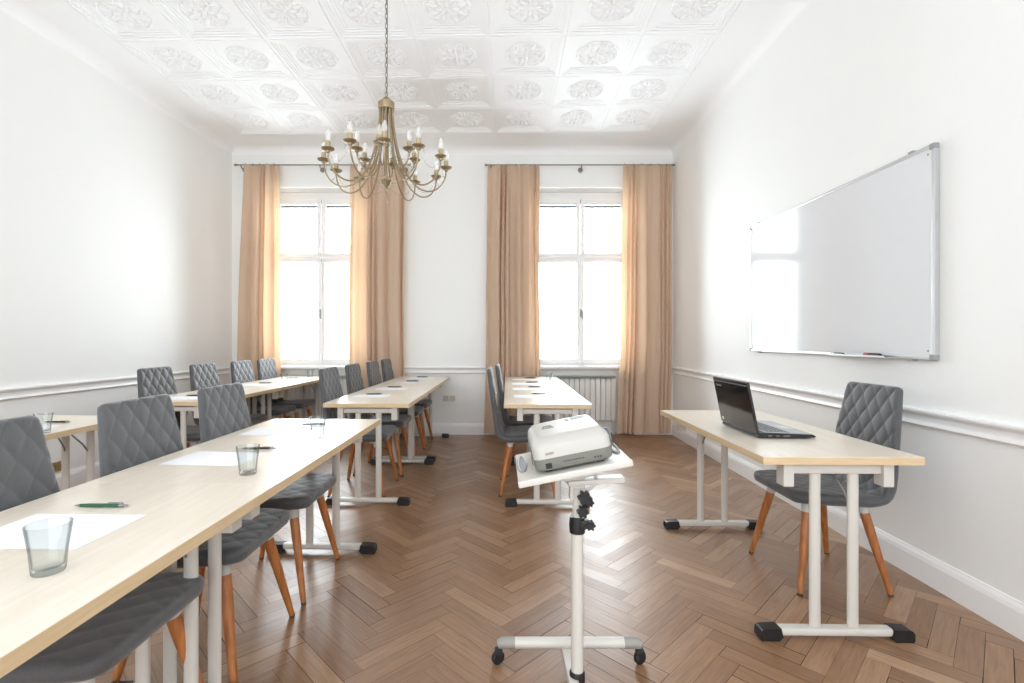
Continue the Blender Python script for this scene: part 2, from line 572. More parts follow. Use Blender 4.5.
# ---- ceiling: pressed plaster panels
def make_ceiling():
    b = MB()
    P = 0.6
    yaw = math.radians(-1.3)
    x0, yfar = -3.0, 5.69
    R = T(-0.65, yfar, 0) @ RZ(yaw) @ T(0.65, -yfar, 0)
    # medallion template (relief hanging below the panel)
    med = MB()
    def blob(r, a, lr, lw, h, tw=0.0):
        nv, nu = 5, 12
        verts, faces = [], []
        for i in range(nv):
            ph = PI / 2 * i / (nv - 1)
            for j in range(nu):
                t = 2 * PI * j / nu
                verts.append((math.cos(t) * math.cos(ph) * lr, math.sin(t) * math.cos(ph) * lw, -math.sin(ph) * h * 0.8))
        for i in range(nv - 1):
            for j in range(nu):
                j2 = (j + 1) % nu
                faces.append([i * nu + j, i * nu + j2, (i + 1) * nu + j2, (i + 1) * nu + j])
        med.add(verts, faces, 0, RZ(a) @ T(r, 0, 0) @ RZ(tw))
    for k in range(8):
        a = 2 * PI * k / 8
        blob(0.055, a, 0.035, 0.014, 0.022)
        blob(0.118, a + PI / 8, 0.042, 0.02, 0.024)
        blob(0.13, a + 0.09, 0.032, 0.011, 0.02, 0.7)
        blob(0.13, a - 0.09, 0.032, 0.011, 0.02, -0.7)
        # scrolling rim
        pts = [(0.163 * math.cos(a + s * 0.1 * PI / 4) , 0.163 * math.sin(a + s * 0.1 * PI / 4), 0) for s in range(0, 10)]
        med.tube([(p[0] * (1 - 0.05 * math.sin(PI * i / 9) * -1), p[1] * (1 + 0.05 * math.sin(PI * i / 9)), 0) for i, p in enumerate(pts)], 0.010, 6)
    blob(0, 0, 0.022, 0.022, 0.026)
    # 8 x 6 panels
    steps = [(0.030, 0.0), (0.031, 0.007), (0.050, 0.007), (0.051, 0.014), (0.074, 0.014), (0.075, 0.021), (0.097, 0.021), (0.098, 0.027)]
    for ix in range(8):
        for iy in range(7):
            cx = x0 + P * (ix + 0.5); cy = yfar - P * (iy + 0.5)
            hw = P / 2
            loops = [[(cx + sx * (hw - d), cy + sy * (hw - d), H + dz) for sx, sy in ((-1, -1), (1, -1), (1, 1), (-1, 1))]
                     for d, dz in [(0.0, 0.008), (0.004, 0.008), (0.006, 0.0)] + steps]
            verts = [p for l in loops for p in l]
            faces = []
            for i in range(len(loops) - 1):
                for j in range(4):
                    j2 = (j + 1) % 4
                    faces.append([i * 4 + j, i * 4 + j2, i * 4 + 4 + j2, i * 4 + 4 + j])
            n = (len(loops) - 1) * 4
            faces.append([n, n + 1, n + 2, n + 3])
            b.add(verts, faces, 0, R)
            b.add(med.v, med.f, 0, R @ T(cx, cy, H + 0.027))
    # plain border
    x1, yn = x0 + 8 * P, yfar - 7 * P
    inner = [R @ Vector(p) for p in ((x0, yn, H + 0.008), (x1, yn, H + 0.008), (x1, yfar, H + 0.008), (x0, yfar, H + 0.008))]
    inner2 = [p - Vector((0, 0, 0.008)) for p in inner]
    outer = [(XL(YF) - .1, YF - .1, H), (XR(YF) + .1, YF - .1, H), (XR(YB) + .1, YB + .1, H), (XL(YB) - .1, YB + .1, H)]
    b.add([tuple(p) for p in inner2] + outer + [tuple(p) for p in inner],
          [[i, (i + 1) % 4, 4 + (i + 1) % 4, 4 + i] for i in range(4)] + [[i, (i + 1) % 4, 8 + (i + 1) % 4, 8 + i] for i in range(4)], 0)
    # roof slab above
    b.box(((XL(0) + XR(0)) / 2, (YB + YF) / 2, H + 0.12), (6.6, YB - YF + 0.9, 0.12))
    o = b.build('ceiling', M['ceil'], smooth=30, recalc=False, merge=False)
    return struct(o)


make_ceiling()

# cornice: small cove along the walls
def sweep_wall(name, prof, material, walls):
    """prof: list of (offset from wall, z); one mesh for each wall"""
    for w in walls:
        b = MB()
        if w == 'left':
            f = lambda o, y: (XL(y) + o, y)
            ends = [YF, YB]
        elif w == 'right':
            f = lambda o, y: (XR(y) - o, y)
            ends = [YF, YB]
        n = len(prof)
        verts, faces = [], []
        if w in ('left', 'right'):
            for y in ends:
                for o, z in prof:
                    x, yy = f(o, y); verts.append((x, yy, z))
        else:
            x0, x1 = w[1], w[2]
            for x in (x0, x1):
                for o, z in prof: verts.append((x, YB - o, z))
        for i in range(n):
            j = (i + 1) % n
            faces.append([i, j, n + j, n + i])
        faces.append(list(range(n))); faces.append(list(range(n, 2 * n))[::-1])
        b.add(verts, faces)
        nm = name[w if isinstance(w, str) else w[0]] if isinstance(name, dict) else name
        struct(b.build(nm, material, smooth=50))


cv = [(-0.01, H + 0.01), (0.11, H + 0.01)] + [(0.11 * math.cos(t * PI / 16), H - 0.07 * math.sin(t * PI / 16)) for t in range(0, 9)][0:1] + [(0.11 - 0.11 * math.sin(t * PI / 16), H - 0.075 + 0.075 * math.cos(t * PI / 16)) for t in range(1, 9)] + [(-0.01, H - 0.075)]
sweep_wall({'left': 'trim_4', 'right': 'trim_5', 'back': 'trim_6'}, cv, M['ceil'], ['left', 'right', ('back', XL(YB), XR(YB))])

rail = [(0, 0.768), (0.016, 0.768), (0.022, 0.776), (0.016, 0.790), (0.013, 0.796), (0.013, 0.816), (0.018, 0.822), (0.030, 0.832), (0.034, 0.842), (0.030, 0.850), (0, 0.852)]
base = [(0, 0.0), (0.022, 0.0), (0.022, 0.102), (0.017, 0.108), (0.017, 0.116), (0.012, 0.128), (0.006, 0.134), (0.006, 0.14), (0, 0.142)]
CB = (WIN[0][0] + WHW + 0.1, WIN[1][0] - WHW - 0.1)
sweep_wall({'left': 'trim_1', 'right': 'trim_2', 'back': 'trim_3'}, rail, M['trim'], ['left', 'right', ('back', CB[0], CB[1])])
sweep_wall({'left': 'baseboard_left', 'right': 'baseboard_right', 'back': 'baseboard_back'}, base, M['trim'], ['left', 'right', ('back', WIN[0][0] + WHW, WIN[1][0] - WHW)])

# short rail pieces beside the curtains, in the back corners
sweep_wall({'back': 'trim_7'}, rail, M['trim'], [('back', XL(YB), WIN[0][0] - WHW - 0.05)])
sweep_wall({'back': 'trim_8'}, rail, M['trim'], [('back', WIN[1][0] + WHW + 0.05, XR(YB))])

sweep_wall({'back': 'trim_9'}, base, M['trim'], [('back', XL(YB), WIN[0][0] - WHW)])
sweep_wall({'back': 'trim_10'}, base, M['trim'], [('back', WIN[1][0] + WHW, XR(YB))])

# ---- windows
def make_window(wx, name):
    yf = YB + 0.27
    root = bpy.data.objects.new(name, None); COL.objects.link(root)
    root.location = (wx, yf, 0)
    struct(root)
    w, z0, z1, zt = WHW, WZ0, WZ1, 2.262
    fr = MB()
    for sx in (-1, 1):
        fr.box((sx * (w - 0.035), 0.02, (z0 + z1) / 2), (0.07, 0.09, z1 - z0), 0.006)
    fr.box((0, 0.02, z1 - 0.05), (2 * w, 0.09, 0.10), 0.006)
    fr.box((0, 0.02, z0 + 0.03), (2 * w, 0.09, 0.06), 0.006)
    fr.box((0, 0.005, zt), (2 * w, 0.10, 0.05), 0.006)
    fr.box((0, -0.045, zt + 0.005), (2 * w - 0.1, 0.03, 0.03), 0.01)
    fr.build('window_frame', M['winframe'], root)
    for (za, zb, up) in ((z0 + 0.05, zt - 0.025, False), (zt + 0.025, z1 - 0.09, True)):
        for sx in (-1, 1):
            xa, xb = (0.004, w - 0.06) if sx > 0 else (-(w - 0.06), -0.004)
            s = MB()
            st = 0.05 if up else 0.042
            s.box((xa + st / 2, -0.012, (za + zb) / 2), (st, 0.06, zb - za), 0.006)
            s.box((xb - st / 2, -0.012, (za + zb) / 2), (st, 0.06, zb - za), 0.006)
            s.box(((xa + xb) / 2, -0.012, zb - (0.03 if up else 0.019)), (xb - xa, 0.058, 0.06 if up else 0.038), 0.005)
            s.box(((xa + xb) / 2, -0.012, za + (0.019 if up else 0.03)), (xb - xa, 0.058, 0.038 if up else 0.06), 0.005)
            sash = s.build('sash', M['winframe'], root)
            p = MB(); p.box(((xa + xb) / 2, 0.0, (za + zb) / 2), (xb - xa - 0.06, 0.004, zb - za - 0.06))
            p.build('pane', M['pane'], sash)
            if up:
                r = MB(); r.box(((xa + xb) / 2, 0.012, zb - 0.083), (xb - xa - 0.1, 0.012, 0.04), 0.003)
                r.build('roller_blind', M['blind'], sash)
    s = MB()
    s.box((0, -0.056, (z0 + zt) / 2), (0.042, 0.03, zt - z0 - 0.12), 0.006)
    s.build('meeting_stile', M['winframe'], root)
    h = MB(); h.box((0.0, -0.075, 1.535), (0.022, 0.012, 0.10), 0.004); h.box((0.012, -0.098, 1.51), (0.016, 0.016, 0.10), 0.005)
    h.box((0, -0.085, 1.56), (0.014, 0.03, 0.014), 0.003)
    h.build('window_handle', M['cap'], root)
    b = MB(); b.box((0, -0.135, z0 + 0.012), (2 * w - 0.01, 0.27, 0.035), 0.008)
    b.build('window_sill', M['winframe'], root)


for wx, wn in WIN:
    make_window(wx, wn)

# ---- radiators
def make_radiator(x0, n, label):
    root = thing('radiator', label, 'radiator', (x0, YB + 0.06, 0.0), group='white radiators under the windows')
    p = 0.066
    for i in range(n):
        s = MB()
        s.box((i * p, 0, 0.42), (p - 0.004, 0.075, 0.50), 0.008)
        s.box((i * p, 0, 0.685), (p - 0.012, 0.055, 0.03), 0.004)
        s.build('section', M['rad'], root)
    g = MB()
    for i in range(n):
        for q in range(4):
            g.box((i * p - 0.024 + q * 0.016, -0.0, 0.71), (0.008, 0.075, 0.035), 0.002)
    g.box(((n - 1) * p / 2, 0, 0.73), (n * p, 0.08, 0.008), 0.002)
    g.build('grille', M['grille'], root)
    for i in (0, n - 1):
        t = MB(); t.tube([(i * p, 0, 0.17), (i * p, 0, 0.0)], 0.011); t.build('pipe', M['rad'], root)
    for i in (1, n - 2):
        w = MB(); w.box((i * p, 0.046, 0.45), (0.03, 0.018, 0.05)); w.build('wall_bracket', M['rad'], root)


make_radiator(0.64, 14, 'white sectional radiator under the right window behind the table')
make_radiator(-2.62, 13, 'white sectional radiator under the left window behind the chairs')

# ---- curtains and rods
def make_curtain(label, xt0, xt1, xb0, xb1, nf, seed, edge_left=True):
    rnd = random.Random(seed)
    zt, zb, yc = 3.335, 0.035, 6.05
    nu, nv = nf * 22, 40
    ph = [rnd.uniform(-0.5, 0.5) for _ in range(nf + 2)]
    amp = [rnd.uniform(0.35, 1.25) for _ in range(nf + 2)]
    verts, faces = [], []
    for i in range(nv + 1):
        t = i / nv
        z = zt + (zb - zt) * t
        for j in range(nu + 1):
            s = j / nu
            k = s * nf + 0.42 * math.sin(2 * PI * s * 1.6 + seed) + 0.2 * math.sin(2 * PI * s * 3.3 + 2 * seed)
            k0 = s * nf
            kk = int(min(k0, nf - 1e-6))
            a0 = amp[kk] * (1 - (k0 - kk)) + amp[kk + 1] * (k0 - kk)
            p0 = ph[kk] * (1 - (k0 - kk)) + ph[kk + 1] * (k0 - kk)
            x = (xt0 + (xt1 - xt0) * s) * (1 - t) + (xb0 + (xb1 - xb0) * s) * t
            A = (0.026 + 0.024 * min(1, t * 3)) * a0
            y = yc + A * math.sin(2 * PI * k + p0 * (0.4 + t)) + 0.008 * math.sin(5.1 * k + 3 * t)
            x += 0.012 * a0 * math.cos(2 * PI * k + p0) * min(1, t * 3) + 0.012 * math.sin(2.2 * t * PI + seed) * t
            verts.append((x, y, z))
    for i in range(nv):
        for j in range(nu):
            a = i * (nu + 1) + j
            faces.append([a, a + 1, a + nu + 2, a + nu + 1])
    root = thing('curtain', label, 'curtain', (0, 0, 0))
    b = MB(); b.add(verts, faces)
    b.build('curtain_panel', M['curtain'], root, smooth=80, recalc=False, wn=False)
    hd = MB()
    hv, hf = [], []
    for z in (3.342, 3.29):
        for j in range(nu + 1):
            x, y, _ = verts[j]; hv.append((x, y - 0.004, z))
    for j in range(nu): hf.append([j, j + 1, nu + 2 + j, nu + 1 + j])
    hd.add(hv, hf); hd.build('header_tape', M['curtain'], root, smooth=80, recalc=False, wn=False)
    for k in range(nf):
        s = (k + 0.25) / nf
        x = xt0 + (xt1 - xt0) * s
        r = MB(); r.tube([(x + 0.001 * math.cos(a), 6.05 + 0.017 * math.cos(a), 3.350 + 0.017 * math.sin(a)) for a in [2 * PI * q / 14 for q in range(14)]], 0.0025, 6, closed=True)
        r.build('curtain_ring', M['rod'], root)
    return root


make_curtain('floor-length beige curtain left of the left window, in the room corner', -3.10, -2.66, -3.19, -2.63, 5, 1)
make_curtain('floor-length beige curtain on the right of the left window, behind the chandelier', -1.80, -1.11, -1.82, -1.12, 6, 2)
make_curtain('floor-length beige curtain left of the right window, behind two grey chairs', -0.09, 0.55, -0.14, 0.56, 6, 3)
make_curtain('floor-length beige curtain right of the right window, by the right wall', 1.575, 2.20, 1.50, 2.19, 6, 4)


def make_rod(label, x0, x1, xm):
    root = thing('curtain_rod', label, 'curtain rod', ((x0 + x1) / 2, 6.05, 3.35))
    c = (x0 + x1) / 2
    b = MB(); b.tube([(x0 - c, 0, 0), (x1 - c, 0, 0)], 0.008)
    b.build('rod', M['rod'], root)
    for x in (x0, x1):
        f = MB(); f.lathe([(0.0, -0.02), (0.012, -0.018), (0.014, 0), (0.012, 0.018), (0, 0.02)], (x - c, 0, 0), 14, rot=RY(PI / 2))
        f.build('finial', M['rod'], root)
    for x in (x0 + 0.06, xm, x1 - 0.06):
        k = MB()
        k.tube([(x - c, 0, -0.005), (x - c, 0.02, -0.03), (x - c, 0.108, -0.03)], 0.008, 8)
        k.lathe([(0, 0), (0.03, 0), (0.03, 0.012), (0, 0.014)], (x - c, 0.108, -0.03), 18, rot=RX(PI / 2))
        k.build('bracket', M['rod'], root)


make_rod('slim metal curtain rod above the left window', -3.20, -1.06, -2.165)
make_rod('slim metal curtain rod above the right window', -0.11, 2.20, 1.07)

# ================================================================== FURNITURE
# ---- quilted chair (faces +X)
def shell(path, widths, ths, quilt, round_a, round_b, nu=52, nv=60, ra=0.045, rb=0.035):
    """closed padded slab following a centre line in the XZ plane"""
    pts = [Vector((p[0], 0, p[1])) for p in path]
    # catmull-rom resample
    seg = [0.0]
    for i in range(1, len(pts)): seg.append(seg[-1] + (pts[i] - pts[i - 1]).length)
    Lt = seg[-1]
    def interp(arr, s):
        for i in range(len(seg) - 1):
            if s <= seg[i + 1] + 1e-9:
                t = (s - seg[i]) / (seg[i + 1] - seg[i])
                p0 = arr[max(i - 1, 0)]; p1 = arr[i]; p2 = arr[i + 1]; p3 = arr[min(i + 2, len(arr) - 1)]
                return 0.5 * ((2 * p1) + (p2 - p0) * t + (2 * p0 - 5 * p1 + 4 * p2 - p3) * t * t + (3 * p1 - p0 - 3 * p2 + p3) * t ** 3)
        return arr[-1]
    ss = []
    for i in range(nv + 1):
        t = i / nv
        ss.append(t * Lt)
    extra = []
    for d in (0.0004, 0.002, 0.005, 0.009):
        if round_a: extra.append(d)
        if round_b: extra.append(Lt - d)
    ss = sorted(set(ss + extra))
    aa = sorted(set([-1 + 2 * j / nu for j in range(nu + 1)] + [s * v for s in (-1, 1) for v in (0.9995, 0.997, 0.99, 0.98)]))
    na = len(aa)
    top, bot = [], []
    for s in ss:
        c = interp(pts, s)
        d = (interp(pts, min(s + 0.004, Lt)) - interp(pts, max(s - 0.004, 0))).normalized()
        nrm = Vector((0, 1, 0)).cross(d)      # for path running to -X then up: inner (top/front) side
        if nrm.z < 0 and abs(d.x) > 0.7: nrm = -nrm
        w = interp(widths, s) / 2
        th = interp(ths, s) / 2
        e = 1.0
        if round_a and s < ra: w = w - ra + math.sqrt(max(0, ra * ra - (ra - s) ** 2))
        if round_b and Lt - s < rb: w = w - rb + math.sqrt(max(0, rb * rb - (rb - (Lt - s)) ** 2))
        r = th
        if round_a and s < r: e = math.sqrt(max(0, 1 - ((r - s) / r) ** 2))
        if round_b and Lt - s < r: e = math.sqrt(max(0, 1 - ((r - (Lt - s)) / r) ** 2))
        for a in aa:
            y = a * w
            dd = w - abs(y)
            h = th * e
            if dd < th: h *= math.sqrt(max(0, 1 - ((th - dd) / th) ** 2))
            q = 0
            if quilt:
                qa, qb = quilt[:2]
                u = y / qa + s / qb; v = y / qa - s / qb
                m = abs(math.sin(PI * u) * math.sin(PI * v)) ** 0.30
                q = quilt[2] * (m - 1) * (h / th)
            top.append(c + Vector((0, y, 0)) + nrm * (h + q))
            bot.append(c + Vector((0, y, 0)) - nrm * h)
    n = len(top)
    faces = []
    rows = len(ss)
    for i in range(rows - 1):
        for j in range(na - 1):
            a = i * na + j
            faces.append([a, a + 1, a + na + 1, a + na])
            faces.append([n + a, n + a + na, n + a + na + 1, n + a + 1])
    for i in range(rows - 1):
        a = i * na
        faces.append([a, a + na, n + a + na, n + a])
        a = i * na + na - 1
        faces.append([a, n + a, n + a + na, a + na])
    for j in range(na - 1):
        faces.append([j, n + j, n + j + 1, j + 1])
        a = (rows - 1) * na + j
        faces.append([a, a + 1, n + a + 1, n + a])
    b = MB(); b.add(top + bot, faces)
    bm = None
    return b


CH_SEAT = [(0.222, 0.446), (0.17, 0.448), (0.05, 0.443), (-0.08, 0.436), (-0.135, 0.4345)]
CH_BACK = [(-0.128, 0.4345), (-0.165, 0.438), (-0.200, 0.452), (-0.222, 0.485), (-0.234, 0.54), (-0.256, 0.69), (-0.280, 0.845), (-0.300, 0.970)]


def make_chair(label, loc, rot, group):
    root = thing('quilted_chair', label, 'chair', loc, rot, group)
    s = shell(CH_SEAT, [0.40, 0.445, 0.465, 0.462, 0.46], [0.05, 0.058, 0.060, 0.058, 0.056], (0.085, 0.12, 0.006), True, False, 52, 44, ra=0.05)
    s.build('seat', M['fabric'], root, smooth=60, wn=False)
    k = shell(CH_BACK, [0.46, 0.46, 0.458, 0.452, 0.446, 0.420, 0.386, 0.354], [0.056, 0.055, 0.054, 0.052, 0.050, 0.046, 0.042, 0.036], (0.085, 0.12, 0.0095), False, True, 72, 90, rb=0.03)
    k.build('backrest', M['fabric'], root, smooth=60, wn=False)
    f = MB()
    f.box((0.0, 0, 0.405), (0.30, 0.05, 0.012), 0.003); f.box((0.11, 0, 0.402), (0.05, 0.34, 0.012), 0.003); f.box((-0.11, 0, 0.402), (0.05, 0.34, 0.012), 0.003)
    f.build('seat_frame', M['plate'], root)
    for sx in (1, -1):
        for sy in (-1, 1):
            top, bottom = Vector((sx * 0.128 , sy * 0.150, 0.412)), Vector((sx * 0.21, sy * 0.228, 0.0))
            def at(t): return top.lerp(bottom, t)
            l = MB(); l.tube([at(0.05), at(0.3), at(0.65), at(0.985)], [0.021, 0.0205, 0.0165, 0.0118], 14)
            leg = l.build('leg', M['oak'], root)
            c = MB(); c.tube([at(0.0), at(0.01), at(0.11)], [0.026, 0.026, 0.0225], 14)
            c.build('ferrule', M['plate'], leg)
            g = MB(); g.tube([at(0.975), Vector((bottom.x, bottom.y, 0.0))], [0.0125, 0.011], 12)
            g.build('glide', M['glide'], leg)
    return root


chairs = [
    # label, (x, y), yaw deg
    ('grey quilted chair at the left front table, cut off by the left edge', (-1.11, 1.32), -1),
    ('grey quilted chair at the left front table, second from the left edge', (-1.09, 1.895), -1),
    ('grey quilted chair at the left front table, nearest that table\'s far end', (-1.07, 2.445), -1),
    ('grey quilted chair at the middle table with papers, nearest the camera', (-1.045, 3.94), -1.5),
    ('grey quilted chair second from the near end of the middle table row', (-1.02, 4.52), -1.5),
    ('grey quilted chair third from the near end of the middle table row', (-0.99, 5.13), -1.5),
    ('grey quilted chair at the middle table row, closest to the back wall', (-0.975, 5.70), -1.5),
    ('sunlit quilted chair by the left wall, nearest of its four-chair row', (-2.46, 3.96), -2.5),
    ('sunlit quilted chair second from the near end of the row along the left wall', (-2.435, 4.57), -2.5),
    ('pale sunlit quilted chair before the left curtain, second from the window', (-2.405, 5.20), -2.5),
    ('pale sunlit quilted chair at the window end of the row by the left wall', (-2.38, 5.71), -2.5),
    ('grey quilted chair seen edge-on at the table behind the projector, nearer one', (0.255, 3.95), -1.5),
    ('grey quilted chair seen edge-on behind another, before the right window\'s left curtain', (0.32, 4.50), -1.5),
]
proto_chair = None
for lab, (x, y), yaw in chairs:
    g = 'grey quilted chairs at the tables'
    r = (0, 0, math.radians(yaw))
    if proto_chair is None:
        proto_chair = make_chair(lab, (x, y, 0), r, g)
    else:
        copy_tree(proto_chair, (x, y, 0), r, lab, g)
copy_tree(proto_chair, (1.64, 2.515, 0), (0, 0, PI + math.radians(-1)), 'grey quilted chair at the laptop table by the right wall', 'grey quilted chairs at the tables')

# ---- folding table (length along Y)
TL, TW, TZ = 1.2625, 0.62, 0.74


def make_table(label, loc, rot, group):
    root = thing('folding_table', label, 'table', loc, rot, group)
    b = MB(); b.box((0, 0, TZ - 0.0145), (TW - 0.0012, TL - 0.0012, 0.029))
    top = b.build('tabletop', M['top'], root, smooth=0)
    e = MB()
    for sx in (-1, 1): e.box((sx * (TW / 2 - 0.0003), 0, TZ - 0.0155), (0.0008, TL, 0.0285))
    for sy in (-1, 1): e.box((0, sy * (TL / 2 - 0.0003), TZ - 0.0155), (TW, 0.0008, 0.0285))
    e.build('edge_band', M['edge'], top, smooth=0)
    zu = TZ - 0.03
    for sy in (-1, 1):
        ye = sy * (TL / 2 - 0.06)
        for sx in (-1, 1):
            k = MB(); k.box((sx * 0.195, ye + sy * 0.005, zu - 0.047), (0.042, 0.055, 0.095), 0.004)
            k.build('bracket', M['white_metal'], root)
        c = MB(); c.box((0, ye, zu - 0.028), (0.35, 0.04, 0.036), 0.006)
        c.build('crossbar', M['white_metal'], root)
        for sx in (-1, 1):
            l = MB()
            x = sx * 0.075
            prof = [(x + 0.0215 * math.cos(t), ye + 0.015 * math.sin(t)) for t in [2 * PI * q / 20 for q in range(20)]]
            l.prism(prof, 0.05, zu - 0.02)
            l.build('leg', M['white_metal'], root)
            s = MB()
            s.tube([(sx * 0.02, ye - sy * 0.13, zu - 0.008), (sx * 0.035, ye - sy * 0.12, zu - 0.022), (sx * 0.062, ye - sy * 0.035, zu - 0.125), (sx * 0.066, ye - sy * 0.018, zu - 0.155), (sx * 0.07, ye - sy * 0.012, zu - 0.17)], 0.0045, 8)
            s.build('folding_stay', M['steel'], root)
        f = MB()
        f.box((0, ye, 0.034), (0.50, 0.046, 0.030), 0.010)
        f.build('foot_bar', M['white_metal'], root)
        for sx in (-1, 1):
            p = MB()
            poly = [(0.212, 0.016), (0.220, 0.050), (0.288, 0.047), (0.298, 0.041), (0.302, 0.030), (0.302, 0.008), (0.296, 0.0), (0.228, 0.0)]
            verts = [(sx * x, ye + d, z) for d in (-0.0255, 0.0255) for x, z in poly]
            n = len(poly)
            p.add(verts, [list(range(n)), list(range(n, 2 * n))] + [[i, (i + 1) % n, n + (i + 1) % n, n + i] for i in range(n)])
            p.build('foot_cap', M['black'], root)
    return root


ROWS = {'A': (-0.985, 2.19, -1.5), 'B': (-0.905, 4.127, -1.4), 'C': (-2.37, 4.225, -2.6), 'D': (-2.475, 2.32, -1.5), 'E': (0.388, 4.085, -1.4)}


def row_pt(r, dy, dx=0.0):
    x, y, a = ROWS[r]; a = math.radians(a)
    return (x - math.sin(a) * dy + math.cos(a) * dx, y + math.cos(a) * dy + math.sin(a) * dx)


tables = [
    ('maple-topped folding table at the left front edge, nearest the camera', 'A', -1.2632),
    ('maple-topped folding table with two glasses, ending before the middle row', 'A', 0),
    ('maple-topped folding table in the middle row, its near one', 'B', 0),
    ('maple-topped folding table in the middle row, reaching the back wall', 'B', 1.2632),
    ('maple-topped folding table by the left wall, near one before the curtained window', 'C', 0),
    ('maple-topped folding table by the left wall, under the left window', 'C', 1.2632),
    ('maple-topped folding table at the far left, beside the brass wall socket', 'D', 0),
    ('maple-topped folding table behind the projector, its near one', 'E', 0),
    ('maple-topped folding table nearest the right window and radiator', 'E', 1.2632),
]
proto_table = None
for lab, r, dy in tables:
    x, y = row_pt(r, dy)
    rot = (0, 0, math.radians(ROWS[r][2]))
    g = 'maple folding tables in rows'
    if proto_table is None: proto_table = make_table(lab, (x, y, 0), rot, g)
    else: copy_tree(proto_table, (x, y, 0), rot, lab, g)
copy_tree(proto_table, (1.368, 2.535, 0), (0, 0, math.radians(-1.1)), 'maple-topped folding table with the laptop, by the right wall', 'maple folding tables in rows')

# ================================================================== ON THE TABLES
def paper(x, y, a, label, group='sheets of paper on the tables'):
    b = MB()
    nx, ny = 8, 6
    verts, faces = [], []
    for k in (0, 1):
        for i in range(nx + 1):
            for j in range(ny + 1):
                u, v = i / nx - 0.5, j / ny - 0.5
                verts.append((u * 0.297, v * 0.21, 0.0004 + 0.0006 * k + 0.002 * max(0, u + v - 0.7)))
    n = (nx + 1) * (ny + 1)
    for i in range(nx):
        for j in range(ny):
            q = i * (ny + 1) + j
            faces.append([q, q + ny + 1, q + ny + 2, q + 1]); faces.append([n + q, n + q + 1, n + q + ny + 2, n + q + ny + 1])
    b.add(verts, faces)
    o = b.build('paper_sheet', M['paper'], recalc=True)
    o.location = (x, y, TZ); o.rotation_euler = (0, 0, a)
    return tag(o, label, 'paper', group)


proto_pen = {}
def pen(x, y, a, label, kind='dark'):
    if kind in proto_pen:
        return copy_tree(proto_pen[kind], (x, y, TZ + 0.0062), (0, 0, a), label, 'ballpoint pens on the tables')
    root = thing('ballpoint_pen', label, 'pen', (x, y, TZ + 0.0062), (0, 0, a), 'ballpoint pens on the tables')
    rot = RY(PI / 2)
    b = MB(); b.lathe([(0.0045, -0.055), (0.0052, -0.03), (0.0052, 0.045), (0.0047, 0.05)], (0, 0, 0), 14, rot=rot)
    b.build('barrel', M['green'] if kind == 'green' else M['black'], root)
    t = MB(); t.lathe([(0.0006, -0.073), (0.0012, -0.069), (0.0045, -0.055)], (0, 0, 0), 12, rot=rot); t.build('tip', M['steel'], root)
    c = MB(); c.lathe([(0.0048, 0.05), (0.0048, 0.062), (0.003, 0.063), (0.0028, 0.073), (0, 0.0735)], (0, 0, 0), 12, rot=rot); c.build('push_button', M['steel'], root)
    k = MB(); k.box((0.04, 0, 0.0075), (0.04, 0.004, 0.0014), 0.0004); k.box((0.059, 0, 0.006), (0.004, 0.004, 0.004), 0.0004); k.build('clip', M['steel'], root)
    proto_pen[kind] = root
    return root


glass_me = None
def tumbler(x, y, label):
    global glass_me
    if glass_me is None:
        b = MB()
        b.lathe([(0.0, 0.0), (0.025, 0.0), (0.027, 0.003), (0.0305, 0.045), (0.0375, 0.094), (0.0373, 0.096), (0.0359, 0.096), (0.0354, 0.094), (0.0285, 0.045), (0.0252, 0.014), (0.022, 0.011), (0.0, 0.010)], (0, 0, 0), 40)
        o = b.build('drinking_glass', M['glass'], smooth=50)
        glass_me = o
    else:
        o = glass_me.copy(); COL.objects.link(o)
    o.location = (x, y, TZ + 0.0005)
    return tag(o, label, 'glass', 'clear tumblers on the tables')


rA = math.radians
paper(-1.06, 1.178, rA(-2), 'white paper sheet on the left front table beside the green pen')
paper(-1.075, 1.885, rA(-6), 'white paper sheet on the front table beside the second empty glass')
paper(-1.08, 2.44, rA(-3), 'white paper sheet at the far end of the front left table')
pen(-1.075, 1.337, rA(0), 'green ballpoint pen lying above the nearest paper sheet', 'green')
pen(-0.985, 2.035, rA(4), 'dark pen lying just behind the second glass on the front table')
pen(-0.97, 2.615, rA(2), 'dark pen by the third glass at the front table\'s far end')
tumbler(-0.881, 0.967, 'empty clear glass on the left front table, largest and nearest')
tumbler(-0.842, 1.67, 'empty clear glass on the front table, second from the camera')
tumbler(-0.824, 2.277, 'empty clear glass near the far corner of the front left table')
paper(-2.44, 2.50, rA(3), 'white paper sheet on the far left table beside the left wall')
pen(-2.40, 2.685, rA(0), 'dark pen on the far left table, right of its glass')
tumbler(-2.21, 2.398, 'empty clear glass on the far left table beside the left wall')
nth = ['nearest', 'second nearest', 'third from the camera', 'farthest']
for i, (py, px, ly) in enumerate([(4.06, -1.0, 3.95), (4.66, -0.955, 4.52), (5.33, -0.90, 5.16), (5.88, -0.87, 5.74)]):
    paper(px + 0.0, ly, rA(-2 + i), 'white paper sheet on the middle table row, %s of four' % nth[i])
    pen(px, py - 0.01, rA(2 - i), 'dark pen on the middle table row, %s of four' % nth[i])
for i, (py, px) in enumerate([(4.08, 0.37), (4.66, 0.38), (5.17, 0.39), (5.72, 0.41)]):
    paper(px - 0.07, py - 0.15, rA(-2 + i), 'white paper sheet on the table behind the projector, %s of four' % nth[i])
    pen(px, py, rA(1 - i), 'dark pen on the table behind the projector, %s of four' % nth[i])
for i, (gy, gx) in enumerate([(3.80, 0.53), (4.33, 0.545), (4.90, 0.575), (5.38, 0.59)]):
    tumbler(gx, gy, 'clear glass on the table before the radiator, %s of four' % nth[i])
